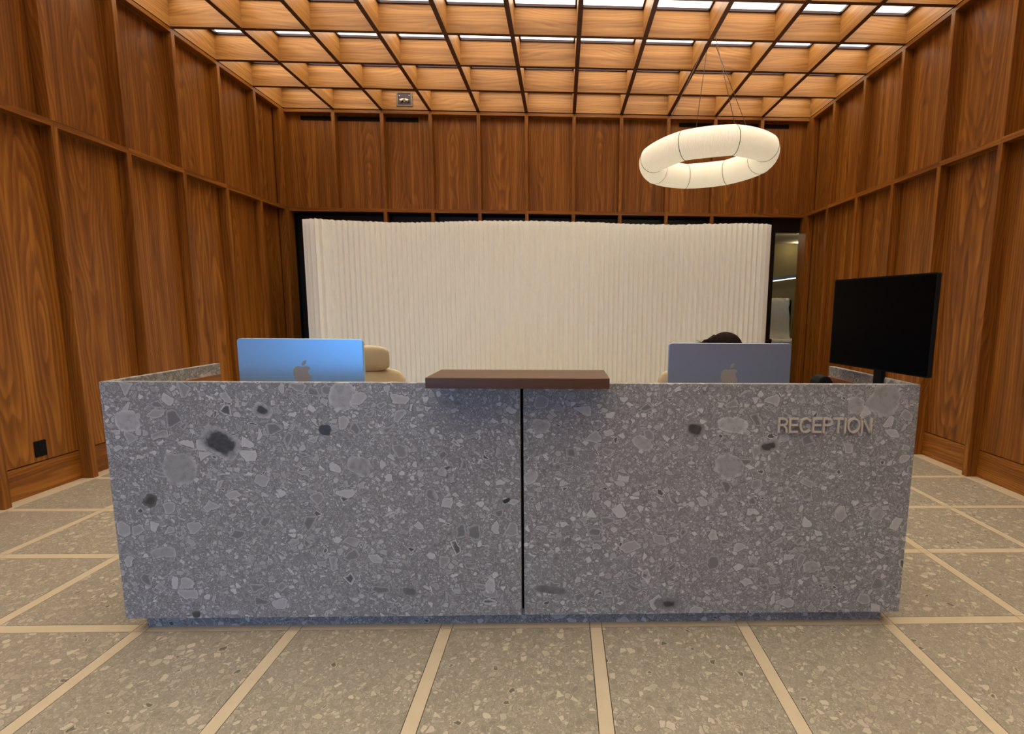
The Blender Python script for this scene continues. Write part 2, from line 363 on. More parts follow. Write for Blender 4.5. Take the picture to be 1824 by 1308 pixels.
# ------------------------------------------------------------------ ceiling: coffer grid
ceil = struct(link('ceiling', bx(-.3, 11.3, FRONT-.2, .3, ZL+.07, ZL+.2).mesh('ceiling', M['black_matte'])))
BH = ZL+.06-ZCE
M['underside_shade'] = plain('beam_underside_shade', (.085, .026, .009), .5, noise=.25, scale=30)
def shade_underside(me):                       # shade under the beam put into the colour of its bottom face
    me.materials.append(M['underside_shade'])
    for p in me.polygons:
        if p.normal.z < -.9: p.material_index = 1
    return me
zb = (ZCE+BH/2)*S
lb = shade_underside(boxme('beam', M['ceil_y'], FT*S, ROWS*S, BH*S))
for i in range(0, 12):
    x = i if 0 < i < 11 else (-FT/2 if i == 0 else 11+FT/2)
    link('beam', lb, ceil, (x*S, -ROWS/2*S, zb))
cbm = shade_underside(boxme('cross_beam', M['ceil_x'], (1-FT)*S, FT*S, (BH-.004)*S))
cbe = shade_underside(boxme('cross_beam_edge', M['ceil_x'], (1-FT/2)*S, FT*S, (BH-.004)*S))
for k in range(ROWS+1):
    y = -k if k else FT/2
    for i in range(11):
        e = i in (0, 10); x = (i+.5) if not e else (.5-FT/4 if i == 0 else 10.5+FT/4)
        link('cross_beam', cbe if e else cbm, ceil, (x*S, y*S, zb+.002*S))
# light panel of one coffer: dark frame and glowing diffuser
fm = MB(); a, b = (1-FT)/2*S-.001, (1-FT)/2*S-.026*S
for q in ((-a, a, -a, -b), (-a, a, b, a), (-a, -b, -b, b), (b, a, -b, b)): fm.box(q[0], q[1], q[2], q[3], -.03*S, .03*S)
fm_me = fm.mesh('light_frame', M['bronze'], fix=False)
df_me = boxme('diffuser', M['diffuser'], 2*b, 2*b, .02*S)
ORD = 'first second third fourth fifth sixth seventh eighth ninth tenth eleventh'.split()
for k in range(ROWS):
    for i in range(11):
        x = i+.5; y = -k-.5
        lab = 'square luminous panel, %s coffer from the outlet wall, %s row from the screen wall' % (ORD[i], ORD[k]) if k < 5 else 'square luminous panel in a coffer on the entrance side of the desk'
        L = tag(link('ceiling_light', fm_me, None, (x*S, y*S, (ZL+.025)*S)), lab, 'ceiling light', 'light panels in the coffered ceiling')
        link('diffuser', df_me, L, (0, 0, .015*S))

# ------------------------------------------------------------------ reception desk
DX0, DX1, DY, DZ, DB = 2.955, 8.045, -8.1, 1.658, .108
TH = .045
def deskpt(px, py):      # photo pixel on the desk's front face -> slab metres
    q = Fv+Rv*((px-1026.64)/f)-Uv*((py-666.49)/f); c0 = Vector((5.7642, -11.2198, 2.1241)); k = (DY-c0.y)/q.y; h = c0+q*k
    return h.x*S, h.z*S
def ft(px, py, wpx, hpx, ang, tone, dark=0):
    x, z = deskpt(px, py); kk = S*3.12/f; return (x, z, wpx*kk/2, hpx*kk/2, -ang, tone, dark)
left_f = [ft(393, 790, 76, 48, .5, 1.0, .72), ft(320, 836, 58, 62, 0, 1.05), ft(226, 750, 42, 36, 0, 1.35), ft(609, 706, 42, 52, .3, 1.3),
          ft(578, 765, 24, 18, 0, .2), ft(467, 732, 36, 26, .3, 1.1, .6), ft(902, 891, 18, 9, -.5, .1), ft(873, 1045, 18, 28, .2, 1.5), ft(268, 893, 22, 26, .6, .35, .6),
          ft(640, 830, 44, 36, .4, 1.05), ft(292, 985, 44, 20, -.1, 1.1), ft(730, 1055, 26, 14, .2, .5), ft(350, 1095, 14, 14, 0, .25)]
right_f = [ft(1575, 712, 58, 60, .3, 1.1), ft(1525, 722, 30, 30, 0, 1.2), ft(1305, 757, 56, 28, .1, 1.35), ft(1240, 765, 36, 28, .3, .7, .7), ft(1370, 795, 40, 26, -.3, .9, .6),
           ft(1300, 832, 54, 44, .2, 1.1), ft(980, 1051, 62, 16, .1, .55), ft(1190, 1075, 50, 28, 0, .7, .5), ft(1562, 915, 28, 22, .3, 1.25), ft(1145, 790, 40, 24, .5, 1.2), ft(965, 760, 34, 26, .2, 1.15),
           ft(945, 850, 22, 30, .3, 1.3), ft(1445, 1010, 30, 24, 0, 1.2)]
TN = (.240, .240, .243)
ms_l = stone('grey_breccia_a', TN, False, left_f); ms_r = stone('grey_breccia_b', TN, False, right_f); ms_o = stone('grey_breccia_c', TN, True)
desk = empty('reception_desk', (5.5*S, -7.6*S, 0), 'long grey breccia stone reception desk with dark wood ledge', 'desk')
def dpart(name, mb, mat, parent=desk, bevel=0, keep=False):
    me = mb.mesh(name, mat, bevel=bevel); o = link(name, me); o.parent = parent
    o.matrix_parent_inverse = Matrix.Translation(-Vector((5.5*S, -7.6*S, 0))); return o
gx = 5.515
dpart('front_panel', bx(DX0, gx-.009, DY, DY+TH, DB, DZ), ms_l, bevel=.002)
dpart('front_panel', bx(gx+.009, DX1, DY, DY+TH, DB, DZ), ms_r, bevel=.002)
dpart('joint_backing', bx(gx-.1, gx+.1, DY+TH, DY+TH+.02, DB+.02, DZ-.02), M['black_matte'])
for x0, x1 in ((DX0, DX0+TH), (DX1-TH, DX1)):
    dpart('side_panel', bx(x0, x1, DY+TH, -7.07, DB, DZ), ms_o, bevel=.002)
    xi = (x1, x1+.02) if x0 == DX0 else (x0-.02, x0)
    dpart('side_lining', bx(*xi, -7.85 if x0 == DX0 else -7.6, -7.10, 1.16, 1.575), M['lining'])
base = dpart('plinth', MB().box(3.02*S, 7.98*S, -8.02*S, -7.12*S, 0, (DB+.01)*S), ms_o)
dpart('worktop', bx(DX0+TH, DX1-TH, DY+TH+.02, -7.02, 1.115, 1.156), M['ledge'])
dpart('pedestal', bx(5.2, 5.8, DY+TH+.1, -7.1, DB, 1.115), M['ledge'])
dpart('ledge', bx(4.983, 6.041, -8.333, -7.935, DZ+.002, 1.722), M['ledge'], bevel=.002)

# raised RECEPTION lettering, strokes swept as flat bars
sign = empty('reception_sign', (7.135*S, DY*S, 1.348*S), 'raised metal lettering reading RECEPTION on the stone desk front', 'sign')
CAP, SWk = .097*S, .0120*S
def bar(mb, pts, w):
    pts = [Vector((p[0], p[1])) for p in pts]; L = []; R_ = []
    for i, p in enumerate(pts):
        a = pts[max(i-1, 0)]; b = pts[min(i+1, len(pts)-1)]; d = (b-a).normalized(); nn = Vector((-d.y, d.x))*w/2; L.append(p+nn); R_.append(p-nn)
    for i in range(len(pts)-1): mb.prism([tuple(R_[i]), tuple(R_[i+1]), tuple(L[i+1]), tuple(L[i])], -.014, -.004)
def arc(cx, cy, rx, ry, a0, a1, n=18): return [(cx+rx*math.cos(math.radians(a0+(a1-a0)*i/n)), cy+ry*math.sin(math.radians(a0+(a1-a0)*i/n))) for i in range(n+1)]
h = CAP; w = SWk; q = w/2
def glyph(c):
    B = []
    if c == 'E': W_ = .62*h; B = [[(q, 0), (q, h)], [(w, h-q), (W_, h-q)], [(w, h*.52), (W_*.94, h*.52)], [(w, q), (W_, q)]]
    if c == 'I': W_ = w; B = [[(q, 0), (q, h)]]
    if c == 'T': W_ = .66*h; B = [[(W_/2, 0), (W_/2, h-w)], [(0, h-q), (W_, h-q)]]
    if c == 'N': W_ = .72*h; B = [[(q, 0), (q, h)], [(W_-q, 0), (W_-q, h)], [(w*.7, h-q*.4), (W_-w*.7, q*.4)]]
    if c == 'O': W_ = .86*h; B = [arc(W_/2, h/2, W_/2-q, h/2-q+.0006, 0, 360, 36)]
    if c == 'C': W_ = .80*h; B = [arc(.43*h, h/2, .43*h-q, h/2-q+.0006, 38, 322, 30)]
    if c in 'PR':
        W_ = .64*h; r = .27*h-q; y0 = h-q-r
        B = [[(q, 0), (q, h)], [(w, h-q), (W_-.27*h, h-q)]+arc(W_-.27*h, y0, .27*h-q, r, 90, -90)[1:]+[(w, h-q-2*r)]]
        if c == 'R': B.append([(W_*.62, h-q-2*r-q), (W_*.88, h*.30), (W_-q*.6, 0)]); W_ += .02*h
    return B, W_
x = 0; tot = 0; word = 'RECEPTION'; gaps = .115*h
widths = [glyph(c)[1] for c in word]; gaps = (.605*S-sum(widths))/(len(word)-1)
for c in word:
    B, W_ = glyph(c); mb = MB()
    for pl in B: bar(mb, pl, w)
    cx = W_/2
    for px_, pz_ in ((q, h*.3), (q, h*.7)) if c in 'RENIP' else ((W_/2 if c == 'T' else q, h*.5),): mb.box(px_-.002, px_+.002, -.005, 0, pz_-.002, pz_+.002)
    link('letter', mb.mesh('letter_'+c, M['letter']), sign, (x, 0, 0)); x += W_+gaps

# ------------------------------------------------------------------ displays with stands (backs towards the visitor)
def apple(sz):
    out = [(0, .72), (.12, .745), (.26, .79), (.42, .79), (.56, .73), (.66, .62)]
    out += [(.54, .53), (.47, .42), (.46, .30), (.50, .18), (.60, .07), (.72, 0)]
    out += [(.66, -.16), (.56, -.33), (.44, -.48), (.33, -.55), (.20, -.54), (.10, -.50), (0, -.48), (-.10, -.50), (-.20, -.54), (-.33, -.55),
            (-.46, -.47), (-.58, -.30), (-.67, -.10), (-.72, .12), (-.72, .33), (-.66, .55), (-.54, .70), (-.40, .78), (-.24, .79), (-.10, .745)]
    leaf = [(.0, .84), (.0, .98), (.07, 1.12), (.19, 1.22), (.34, 1.27), (.35, 1.12), (.28, .98), (.15, .87)]
    return [(a*sz, b*sz) for a, b in out], [(a*sz, b*sz) for a, b in leaf]
def display(x0, x1, y, ztop, logox, logoz, mat, label, rz):
    Wd = x1-x0; Hd = Wd*.585; cx = (x0+x1)/2
    root = empty('desktop_display', (cx, y, 1.156*S), label, 'monitor', 'desktop displays on the reception desk'); root.rotation_euler.z = rz
    zc = ztop-Hd/2-1.156*S
    body = MB().prism(rrect(Wd, Hd, .016), 0, .019); o = link('shell', body.mesh('shell', mat, bevel=0), root, (0, 0, zc))
    bv = o.modifiers.new('edge', 'BEVEL'); bv.width = .002; bv.segments = 2; bv.limit_method = 'ANGLE'
    link('screen', MB().prism(rrect(Wd-.012, Hd-.012, .012), .019, .0205).mesh('screen', M['screen_off']), root, (0, 0, zc))
    al, lf = apple(.0600*Wd/.6)
    lg = link('logo', MB().prism(al, -.0012, .0002).mesh('logo', M['logo']), root, (logox-cx, 0, logoz-1.156*S))
    link('logo_leaf', MB().prism(lf, -.0012, .0002).mesh('logo_leaf', M['logo']), root, (logox-cx, 0, logoz-1.156*S))
    sm = MB(); zt = zc-.15
    sm.prism([(-.022, zt), (.022, zt), (.022, .010), (-.022, .010)], -.012, .0)
    link('stand', MB().prism([(-.014, zt+.06), (-.002, zt+.06), (-.044, .008), (-.056, .008)], -.10, .10, 'x').mesh('stand', M['silver']), root)
    link('stand_foot', boxme('stand_foot', M['silver'], .20, .18, .008, ), root, (0, .03, .004))
    return root
yD = -7.33
display(3.310*S, 4.250*S, yD*S, 1.877*S, 3.785*S, 1.595*S, M['blue_alu'], 'desktop display showing its bright blue metal back, before an empty chair', 0)
display(6.592*S, 7.554*S, yD*S, 1.862*S, 7.075*S, 1.582*S, M['silver'], 'desktop display showing its grey lavender metal back, before the receptionist', 0)

# side display at the desk's right end, its dark screen turned to the seats
a = Vector((7.885, -7.28, 0))*S; b = Vector((8.035, -8.17, 0))*S; mid = (a+b)/2; wdt = (b-a).length; ang = math.atan2((b-a).y, (b-a).x)
sd = empty('side_monitor', (mid.x, mid.y, 1.156*S), 'large black monitor with switched-off screen at the desk end', 'monitor'); sd.rotation_euler.z = ang
hz = (2.357-1.708)*S; zc = (2.357+1.708)/2*S-1.156*S
link('casing', MB().prism(rrect(wdt, hz, .006, 3), .004, .018).mesh('casing', M['black_matte']), sd, (0, 0, zc))
link('screen', MB().prism(rrect(wdt-.012, hz-.012, .004, 3), -.001, .004).mesh('screen', M['screen_off']), sd, (0, 0, zc))
link('bezel', MB().prism(rrect(wdt, hz, .006, 3), .0005, .004).mesh('bezel', M['black_matte']), sd, (0, 0, zc))
nk = .03
link('neck', MB().box(nk-.022, nk+.022, .000, .022, .01, zc-hz/2+.05).mesh('neck', M['black_matte']), sd)
link('stand_base', MB().prism(rrect(.24, .16, .02), 0, .012, 'z').mesh('stand_base', M['black_matte']), sd, (nk-.02, -.055, 0))

# dark rounded bag at the desk end
bag = empty('bag', (7.895*S, -7.16*S, 1.156*S), 'black rounded bag standing on the worktop beside the side panel', 'bag')
bp = [(-.045, 0), (.045, 0), (.046, .10), (.046, .20), (.040, .25), (.022, .275), (0, .282), (-.022, .275), (-.040, .25), (-.046, .20), (-.046, .10)]
o = link('bag_body', MB().prism(bp, -.045, .045).mesh('bag_body', M['black_matte'], bevel=.008, smooth=True), bag)
link('bag_clasp', MB().box(-.012, .012, -.05, -.044, .19, .21).mesh('bag_clasp', M['bronze']), bag)

# ------------------------------------------------------------------ pleated paper screen
pp = [(.676, -.88), (.985, -1.02), (1.12, -.96), (1.22, -.88), (1.40, -.82), (1.75, -.78), (2.26, -.68), (2.82, -.68), (3.52, -.83), (4.1, -.96), (4.65, -1.03), (5.2, -1.03),
      (5.74, -1.02), (6.3, -.97), (6.86, -.89), (7.43, -.82), (8.0, -.82), (8.53, -.92), (9.06, -1.02), (9.55, -1.08), (9.80, -1.02), (9.98, -.80)]
pp = [Vector((p[0], p[1]))*S for p in pp]
def catmull(P, step):
    out = []
    for i in range(len(P)-1):
        p0, p1, p2, p3 = P[max(i-1, 0)], P[i], P[i+1], P[min(i+2, len(P)-1)]
        for k in range(24):
            t_ = k/24; out.append(.5*((2*p1)+(p2-p0)*t_+(2*p0-5*p1+4*p2-p3)*t_**2+(3*p1-p0-3*p2+p3)*t_**3))
    out.append(P[-1]); res = [out[0]]; acc = 0
    for i in range(1, len(out)):
        a, b = out[i-1], out[i]; L = (b-a).length; pos = step-acc
        while pos <= L: res.append(a.lerp(b, pos/L)); pos += step
        acc = L-(pos-step)
    return res
cl = catmull(pp, .0325)
mb = MB(); H = 3.80*S; n = len(cl); fr_, bk = [], []
for i, p in enumerate(cl):
    d = (cl[min(i+1, n-1)]-cl[max(i-1, 0)]).normalized(); nn = Vector((d.y, -d.x))       # towards the visitor
    am = (.020 if i % 2 else -.020)
    jz = random.uniform(-.004, .004)
    fr_.append((p+nn*am, jz)); bk.append((p-nn*(.16+am), jz))
vs = []
for (q1, j1), (q2, j2) in zip(fr_, bk): vs += [(q1.x, q1.y, 0.0), (q1.x, q1.y, H+j1), (q2.x, q2.y, 0.0), (q2.x, q2.y, H+j2)]
fs = []
for i in range(n-1):
    a_, b_ = i*4, i*4+4; fs += [(a_, b_, b_+1, a_+1), (a_+2, a_+3, b_+3, b_+2), (a_+1, b_+1, b_+3, a_+3)]
fs += [(0, 1, 3, 2), ((n-1)*4, (n-1)*4+2, (n-1)*4+3, (n-1)*4+1)]
me = mb.add(vs, fs).mesh('pleated_screen', M['paper'], fix=False)
tag(link('pleated_screen', me), 'tall white pleated paper screen standing behind the desk', 'room divider')

# ------------------------------------------------------------------ paper ring pendant
PC = Vector((8.035, -2.95, 4.445))*S; RM, rm = .868*S, .205*S
lamp = empty('ring_pendant', tuple(PC), 'glowing white paper ring pendant hung by thin cables', 'pendant lamp'); lamp.rotation_euler = (-math.radians(1.6), -math.radians(2.4), 0)
NS, SUB, NC = 8, 14, 32
vs, fs, uvs = [], [], []; tot = NS*SUB; A0 = math.radians(8)
def ringpt(u):            # centre line: eight nearly straight bays with soft corners
    k = u*NS; i = math.floor(k); fr = k-i; a0 = A0+2*math.pi*i/NS; a1 = A0+2*math.pi*(i+1)/NS
    p = Vector((math.cos(a0), math.sin(a0), 0)).lerp(Vector((math.cos(a1), math.sin(a1), 0)), fr); c_ = Vector((math.cos(a0+(a1-a0)*fr), math.sin(a0+(a1-a0)*fr), 0))
    return (p*.45+c_*.55)*RM*1.02
for i in range(tot):
    u = i/tot; p = ringpt(u); rad = p.normalized(); fr = (i % SUB)/SUB; rr = rm*(1-.035*math.cos(2*math.pi*fr)**2 if False else .975+.025*math.sin(math.pi*fr))
    for j in range(NC):
        th_ = 2*math.pi*j/NC; vs.append(p+rad*math.cos(th_)*rr+Vector((0, 0, 1))*math.sin(th_)*rr)
for i in range(tot):
    for j in range(NC):
        i2 = (i+1) % tot; j2 = (j+1) % NC; fs.append((i*NC+j, i2*NC+j, i2*NC+j2, i*NC+j2)); uvs.append((i/tot, (i+1)/tot, (i+1)/tot, i/tot, j/NC, (j+1)/NC))
me = MB().add(vs, fs).mesh('paper_shade', M['lamp_paper'], True, fix=False); ul = me.uv_layers.new(name='UVMap')
for pi, pg in enumerate(me.polygons):
    q_ = uvs[pi]
    for li, (uu, vv) in zip(pg.loop_indices, ((q_[0], q_[4]), (q_[1], q_[4]), (q_[2], q_[5]), (q_[3], q_[5]))): ul.data[li].uv = (uu, vv)
me.update(); link('paper_shade', me, lamp)
for k in range(NS):
    p = ringpt(k/NS); rad = p.normalized(); rr = rm*.975
    link('seam', MB().tube([p+rad*math.cos(2*math.pi*j/40)*rr+Vector((0, 0, 1))*math.sin(2*math.pi*j/40)*rr for j in range(40)], .0032, 6, True).mesh('seam', M['taupe'], True), lamp)
Minv = (Matrix.Translation(PC) @ Euler((-math.radians(1.6), -math.radians(2.4), 0)).to_matrix().to_4x4()).inverted()
for (ux, uy, tx, ty) in ((-.80, .05, 7.96, -2.9), (-.05, .80, 8.03, -2.70), (.18, -.80, 8.04, -3.12), (.80, .10, 8.10, -2.9)):
    b_ = Vector((ux*RM/.845, uy*RM/.845, rm*.96)); b_ = Vector((ux*S*1.0, uy*S*1.0, rm*.9)); t_ = Minv @ Vector((tx*S, ty*S, ZCE*S))
    link('cable', MB().tube([b_, t_], .0032, 6).mesh('cable', M['steel_cable'], True), lamp)

# ------------------------------------------------------------------ twin-head emergency light on the last coffer face
em = empty('emergency_light', (2.488*S, 0, 6.372*S), 'small square emergency light with two silver heads on the coffer', 'emergency light')
a_ = .165*S
fmb = MB()
for q_ in ((-a_, a_, .125*S, a_*.80), (-a_, a_, -a_*.80, -.105*S), (-a_, -.13*S, -.105*S, .125*S), (.13*S, a_, -.105*S, .125*S)): fmb.box(q_[0], q_[1], -.012, 0, q_[2], q_[3])
link('frame', fmb.mesh('frame', M['taupe']), em)
link('reflector', MB().box(-.13*S, .13*S, -.004, 0, -.105*S, .125*S).mesh('reflector', M['bronze']), em)
for s_ in (-1, 1):
    link('lamp_head', MB().tube([(s_*.010*S, -.012, .012*S), (s_*.035*S, -.018, -.005*S), (s_*.082*S, -.026, -.035*S)], [.006, .012, .019], 14).mesh('lamp_head', M['lamp_metal'], True), em)
    link('screw', MB().tube([(s_*.1*S, -.003, .075*S), (s_*.1*S, -.009, .075*S)], .0055, 10).mesh('screw', M['lamp_metal'], True), em)
link('bracket', MB().box(-.02*S, .02*S, -.016, -.002, -.06*S, .02*S).mesh('bracket', M['taupe']), em)

# ------------------------------------------------------------------ wall outlet
ou = empty('wall_outlet', (-FD*S, -5.475*S, .5*S), 'black wall outlet low on the walnut panelling', 'outlet')
link('cover_plate', MB().prism(rrect(.082, .116, .006, 3), 0, .007, 'x').mesh('cover_plate', M['black_matte'], bevel=.0015), ou)
for dz in (-.021, .021): link('socket', MB().prism(rrect(.032, .028, .008, 3), .007, .0095, 'x').mesh('socket', M['black_matte']), ou, (0, 0, dz))

# ------------------------------------------------------------------ office chairs
def subsurf(o, lv=2):
    md = o.modifiers.new('sub', 'SUBSURF'); md.levels = lv; md.render_levels = lv; o.data.shade_smooth(); return o
def chair(loc, label, rz=0):
    r = empty('office_chair', loc, label, 'chair', None, rz)      # faces -y; origin on the floor under the seat column
    link('seat', rbox(.50, .48, .09, .035, 'seat', M['leather']), r, (0, -.02, .455))
    def pad(name, w, hgt, th_, bow, z0, y0, tilt):
        vs, fs = [], []; nx, nz = 9, 7
        for layer in (0, 1):
            for k in range(nz):
                for i in range(nx):
                    u = i/(nx-1)*2-1; v_ = k/(nz-1)*2-1
                    sx = w/2*(1-.16*max(0, abs(v_)-.5)**2*4); x_ = u*sx; z_ = z0+hgt/2*(v_+1)*(1-.02*u*u) if False else z0+hgt/2*(v_+1)
                    z_ += -.018*(abs(u)**4)*(1 if v_ > .9 else -1 if v_ < -.9 else 0)
                    y_ = y0+(z_-z0)*tilt-bow*(u*u)+(-1 if layer == 0 else 1)*th_/2*(1-.55*max(abs(u)**4, abs(v_)**4))
                    vs.append((x_, y_, z_))
        N = nx*nz
        for layer in (0, 1):
            for k in range(nz-1):
                for i in range(nx-1):
                    a1 = layer*N+k*nx+i; q4 = (a1, a1+1, a1+nx+1, a1+nx); fs.append(q4 if layer == 0 else q4[::-1])
        ring = [i for i in range(nx)]+[k*nx+nx-1 for k in range(1, nz)]+[(nz-1)*nx+i for i in range(nx-2, -1, -1)]+[k*nx for k in range(nz-2, 0, -1)]
        for a1, b1 in zip(ring, ring[1:]+ring[:1]): fs.append((b1, a1, a1+N, b1+N))
        return subsurf(link(name, MB().add(vs, fs).mesh(name, M['leather']), r), 1)
    pad('backrest', .57, .44, .06, .03, .49, .235, .10)
    pad('headrest', .345, .185, .06, .025, .905, .26, -.06)
    link('headrest_bracket', MB().box(-.03, .03, .29, .31, .84, .98).mesh('headrest_bracket', M['chrome']), r)
    link('back_support', MB().tube([(0, .10, .40), (0, .26, .42), (0, .315, .55), (0, .33, .80)], .018, 10).mesh('back_support', M['chrome'], True), r)
    for s_ in (-1, 1):
        am = link('armrest', MB().tube([(s_*.25, .12, .43), (s_*.29, .10, .50), (s_*.29, .06, .64), (s_*.29, -.12, .655)], .014, 10).mesh('armrest', M['chrome'], True), r)
        link('arm_pad', rbox(.06, .25, .028, .012, 'arm_pad', M['leather']), am, (s_*.29, -.03, .668))
    link('gas_column', MB().tube([(0, 0, .07), (0, 0, .24), (0, 0, .24), (0, 0, .42)], [.03, .03, .02, .02], 14).mesh('gas_column', M['chrome'], True), r)
    for k in range(5):
        an = 2*math.pi*k/5+.3; dx, dy = math.cos(an), math.sin(an)
        lg = link('base_leg', MB().tube([(0, 0, .095), (dx*.15, dy*.15, .085), (dx*.29, dy*.29, .065)], [.024, .02, .014], 8).mesh('base_leg', M['chrome'], True), r)
        ax = Vector((-dy, dx, 0)); c_ = Vector((dx*.29, dy*.29, .029))
        link('caster', MB().tube([c_-ax*.022, c_+ax*.022], .029, 16).mesh('caster', M['black_matte'], True), lg)
    return r
chair((2.31, -3.84, 0), 'empty cream leather office chair with headrest behind the blue display')
chair((4.655, -3.82, 0), 'cream leather office chair with the receptionist seated in it')

# ------------------------------------------------------------------ receptionist
def skin(name, verts, edges, mat, parent=None, sub=2, root=0):
    me = bpy.data.meshes.new(name); me.from_pydata([v[:3] for v in verts], edges, [])
    o = bpy.data.objects.new(name, me); COL.objects.link(o)
    md = o.modifiers.new('skin', 'SKIN'); md.use_smooth_shade = True; md.branch_smoothing = .6
    for i, v in enumerate(verts):
        r_ = v[3]; rr_ = (r_, r_) if not hasattr(r_, '__len__') else r_; me.skin_vertices[0].data[i].radius = rr_
    me.skin_vertices[0].data[root].use_root = True
    s_ = o.modifiers.new('sub', 'SUBSURF'); s_.levels = sub; s_.render_levels = sub
    dg = bpy.context.evaluated_depsgraph_get(); nm = bpy.data.meshes.new_from_object(o.evaluated_get(dg)); bpy.data.objects.remove(o)
    nm.materials.clear(); nm.materials.append(mat); nm.shade_smooth(); nm.name = name
    return link(name, nm, parent)
PX, PY = 4.66, -3.84
P0 = Vector((PX, PY, 0))
V = []; E = []
def vtx(x_, y_, z_, r_, par=None):
    V.append((x_, y_, z_, r_))
    if par is not None: E.append((par, len(V)-1))
    return len(V)-1
pel = vtx(0, 0, .57, (.15, .12)); bel = vtx(0, -.03, .70, (.135, .10), pel); che = vtx(.0, -.08, .84, (.11, .07), bel); upc = vtx(.005, -.125, .925, (.06, .045), che)
nek = vtx(.012, -.19, 1.005, .047, upc); nk2 = vtx(.018, -.235, 1.045, .046, nek); hd1 = vtx(.03, -.29, 1.09, .080, nk2); hd2 = vtx(.038, -.325, 1.115, .084, hd1)
for s_ in (-1, 1):
    hip = vtx(s_*.09, -.03, .55, .085, pel); kne = vtx(s_*.11, -.43, .54, .058, hip); clf = vtx(s_*.11, -.43, .36, .052, kne); ank = vtx(s_*.11, -.38, .10, .034, clf); toe = vtx(s_*.115, -.50, .045, .030, ank)
    sh = vtx(s_*.15, -.13, .92, .034, upc); el = vtx(s_*.235, -.25, .72, .040, sh); wr_ = vtx(s_*.13, -.46, .765, .026, el); pm = vtx(s_*.11, -.51, .768, (.032, .018), wr_); kn = vtx(s_*.10, -.545, .768, (.036, .014), pm)
    for fi, (dx, ln) in enumerate(((-.030, .055), (-.010, .066), (.010, .062), (.030, .048))):
        f1 = vtx(s_*.10+dx, -.572, .770, .0088, kn); f2 = vtx(s_*.10+dx*1.15, -.572-ln*.55, .766, .0082, f1); vtx(s_*.10+dx*1.2, -.572-ln, .757, .0070, f2)
    th1 = vtx(s_*.11-s_*.038, -.515, .764, .0100, pm); vtx(s_*.11-s_*.058, -.555, .760, .0085, th1)
person = skin('person', V, E, M['skin']); person.location = P0
tag(person, 'person with dark tied-back hair bent behind the grey display', 'person')
# head details; head faces down and towards the monitor end
hc = Vector((.018, -.315, 1.105)); fw = Vector((.60, -.62, -.50)).normalized(); upv = (Vector((0, 0, 1))-fw*fw.z).normalized(); rt = fw.cross(upv)
HM = Matrix((rt, fw, upv)).transposed()
def onhead(a, b, c): return hc+HM @ Vector((a, b, c))
for s_ in (-1, 1):
    link('eye', MB().tube([onhead(s_*.032, .072, .012), onhead(s_*.032, .088, .012)], [.012, .008], 10).mesh('eye', M['eye'], True), person)
    link('eyebrow', MB().tube([onhead(s_*.016, .086, .030), onhead(s_*.034, .084, .035), onhead(s_*.05, .072, .030)], .0035, 6).mesh('eyebrow', M['hair'], True), person)
    link('ear', MB().tube([onhead(s_*.084, -.01, .02), onhead(s_*.092, -.018, .005), onhead(s_*.086, -.012, -.022)], [.010, .015, .008], 8).mesh('ear', M['skin'], True), person)
link('nose', MB().tube([onhead(0, .082, .018), onhead(0, .098, -.008), onhead(0, .104, -.020), onhead(0, .088, -.026)], [.006, .010, .013, .008], 8).mesh('nose', M['skin'], True), person)
link('mouth', MB().tube([onhead(-.022, .080, -.048), onhead(0, .089, -.047), onhead(.022, .080, -.048)], [.003, .006, .003], 8).mesh('mouth', M['lip'], True), person)
vs, fs = [], []; nu, nv = 28, 14                        # hair cap: back and top of the head, open at the face
for k in range(nv+1):
    for i in range(nu):
        th_ = math.pi*k/nv*.57; ph = 2*math.pi*i/nu
        d = Vector((math.sin(th_)*math.cos(ph), math.sin(th_)*math.sin(ph), math.cos(th_)))
        d = Matrix.Rotation(math.radians(38), 3, 'X') @ d            # pole tipped to the back of the head
        rr = Vector((.096, .108, .112)); wv = 1+.012*math.sin(ph*9+k*.4)
        vs.append(onhead(d.x*rr.x*wv, d.y*rr.y*wv-.008, d.z*rr.z*wv+.004))
for k in range(nv):
    for i in range(nu): fs.append((k*nu+i, k*nu+(i+1) % nu, (k+1)*nu+(i+1) % nu, (k+1)*nu+i))
hr = link('hair', MB().add(vs, fs).mesh('hair', M['hair'], True), person)
tb = Vector((-.062, -.275, 1.158)); 
link('hair_tie', MB().tube([tb+Vector((.035, -.014, .004)), tb+Vector((.018, -.006, .014)), tb, tb+Vector((-.018, .004, -.006))], [.034, .035, .03, .024], 14).mesh('hair_tie', M['black_matte'], True), person)
link('ponytail', MB().tube([tb+Vector((-.006, 0, .004)), tb+Vector((-.030, .006, -.004)), tb+Vector((-.052, .014, -.022)), tb+Vector((-.064, .03, -.07)), tb+Vector((-.062, .045, -.14)), tb+Vector((-.05, .05, -.20))], [.020, .022, .019, .026, .024, .006], 12).mesh('ponytail', M['hair'], True), person)
wm = MB()
for k in range(9):
    a_ = random.uniform(-.2, .9); L_ = random.uniform(.02, .04)
    p0_ = tb+Vector((-.050, .01, -.006)); wm.tube([p0_, p0_+Vector((-L_*.6, 0, L_*.4*a_+.003)), p0_+Vector((-L_, .004, L_*a_*.7))], .0006, 4)
link('loose_strand', wm.mesh('loose_strand', M['hair']), hr)
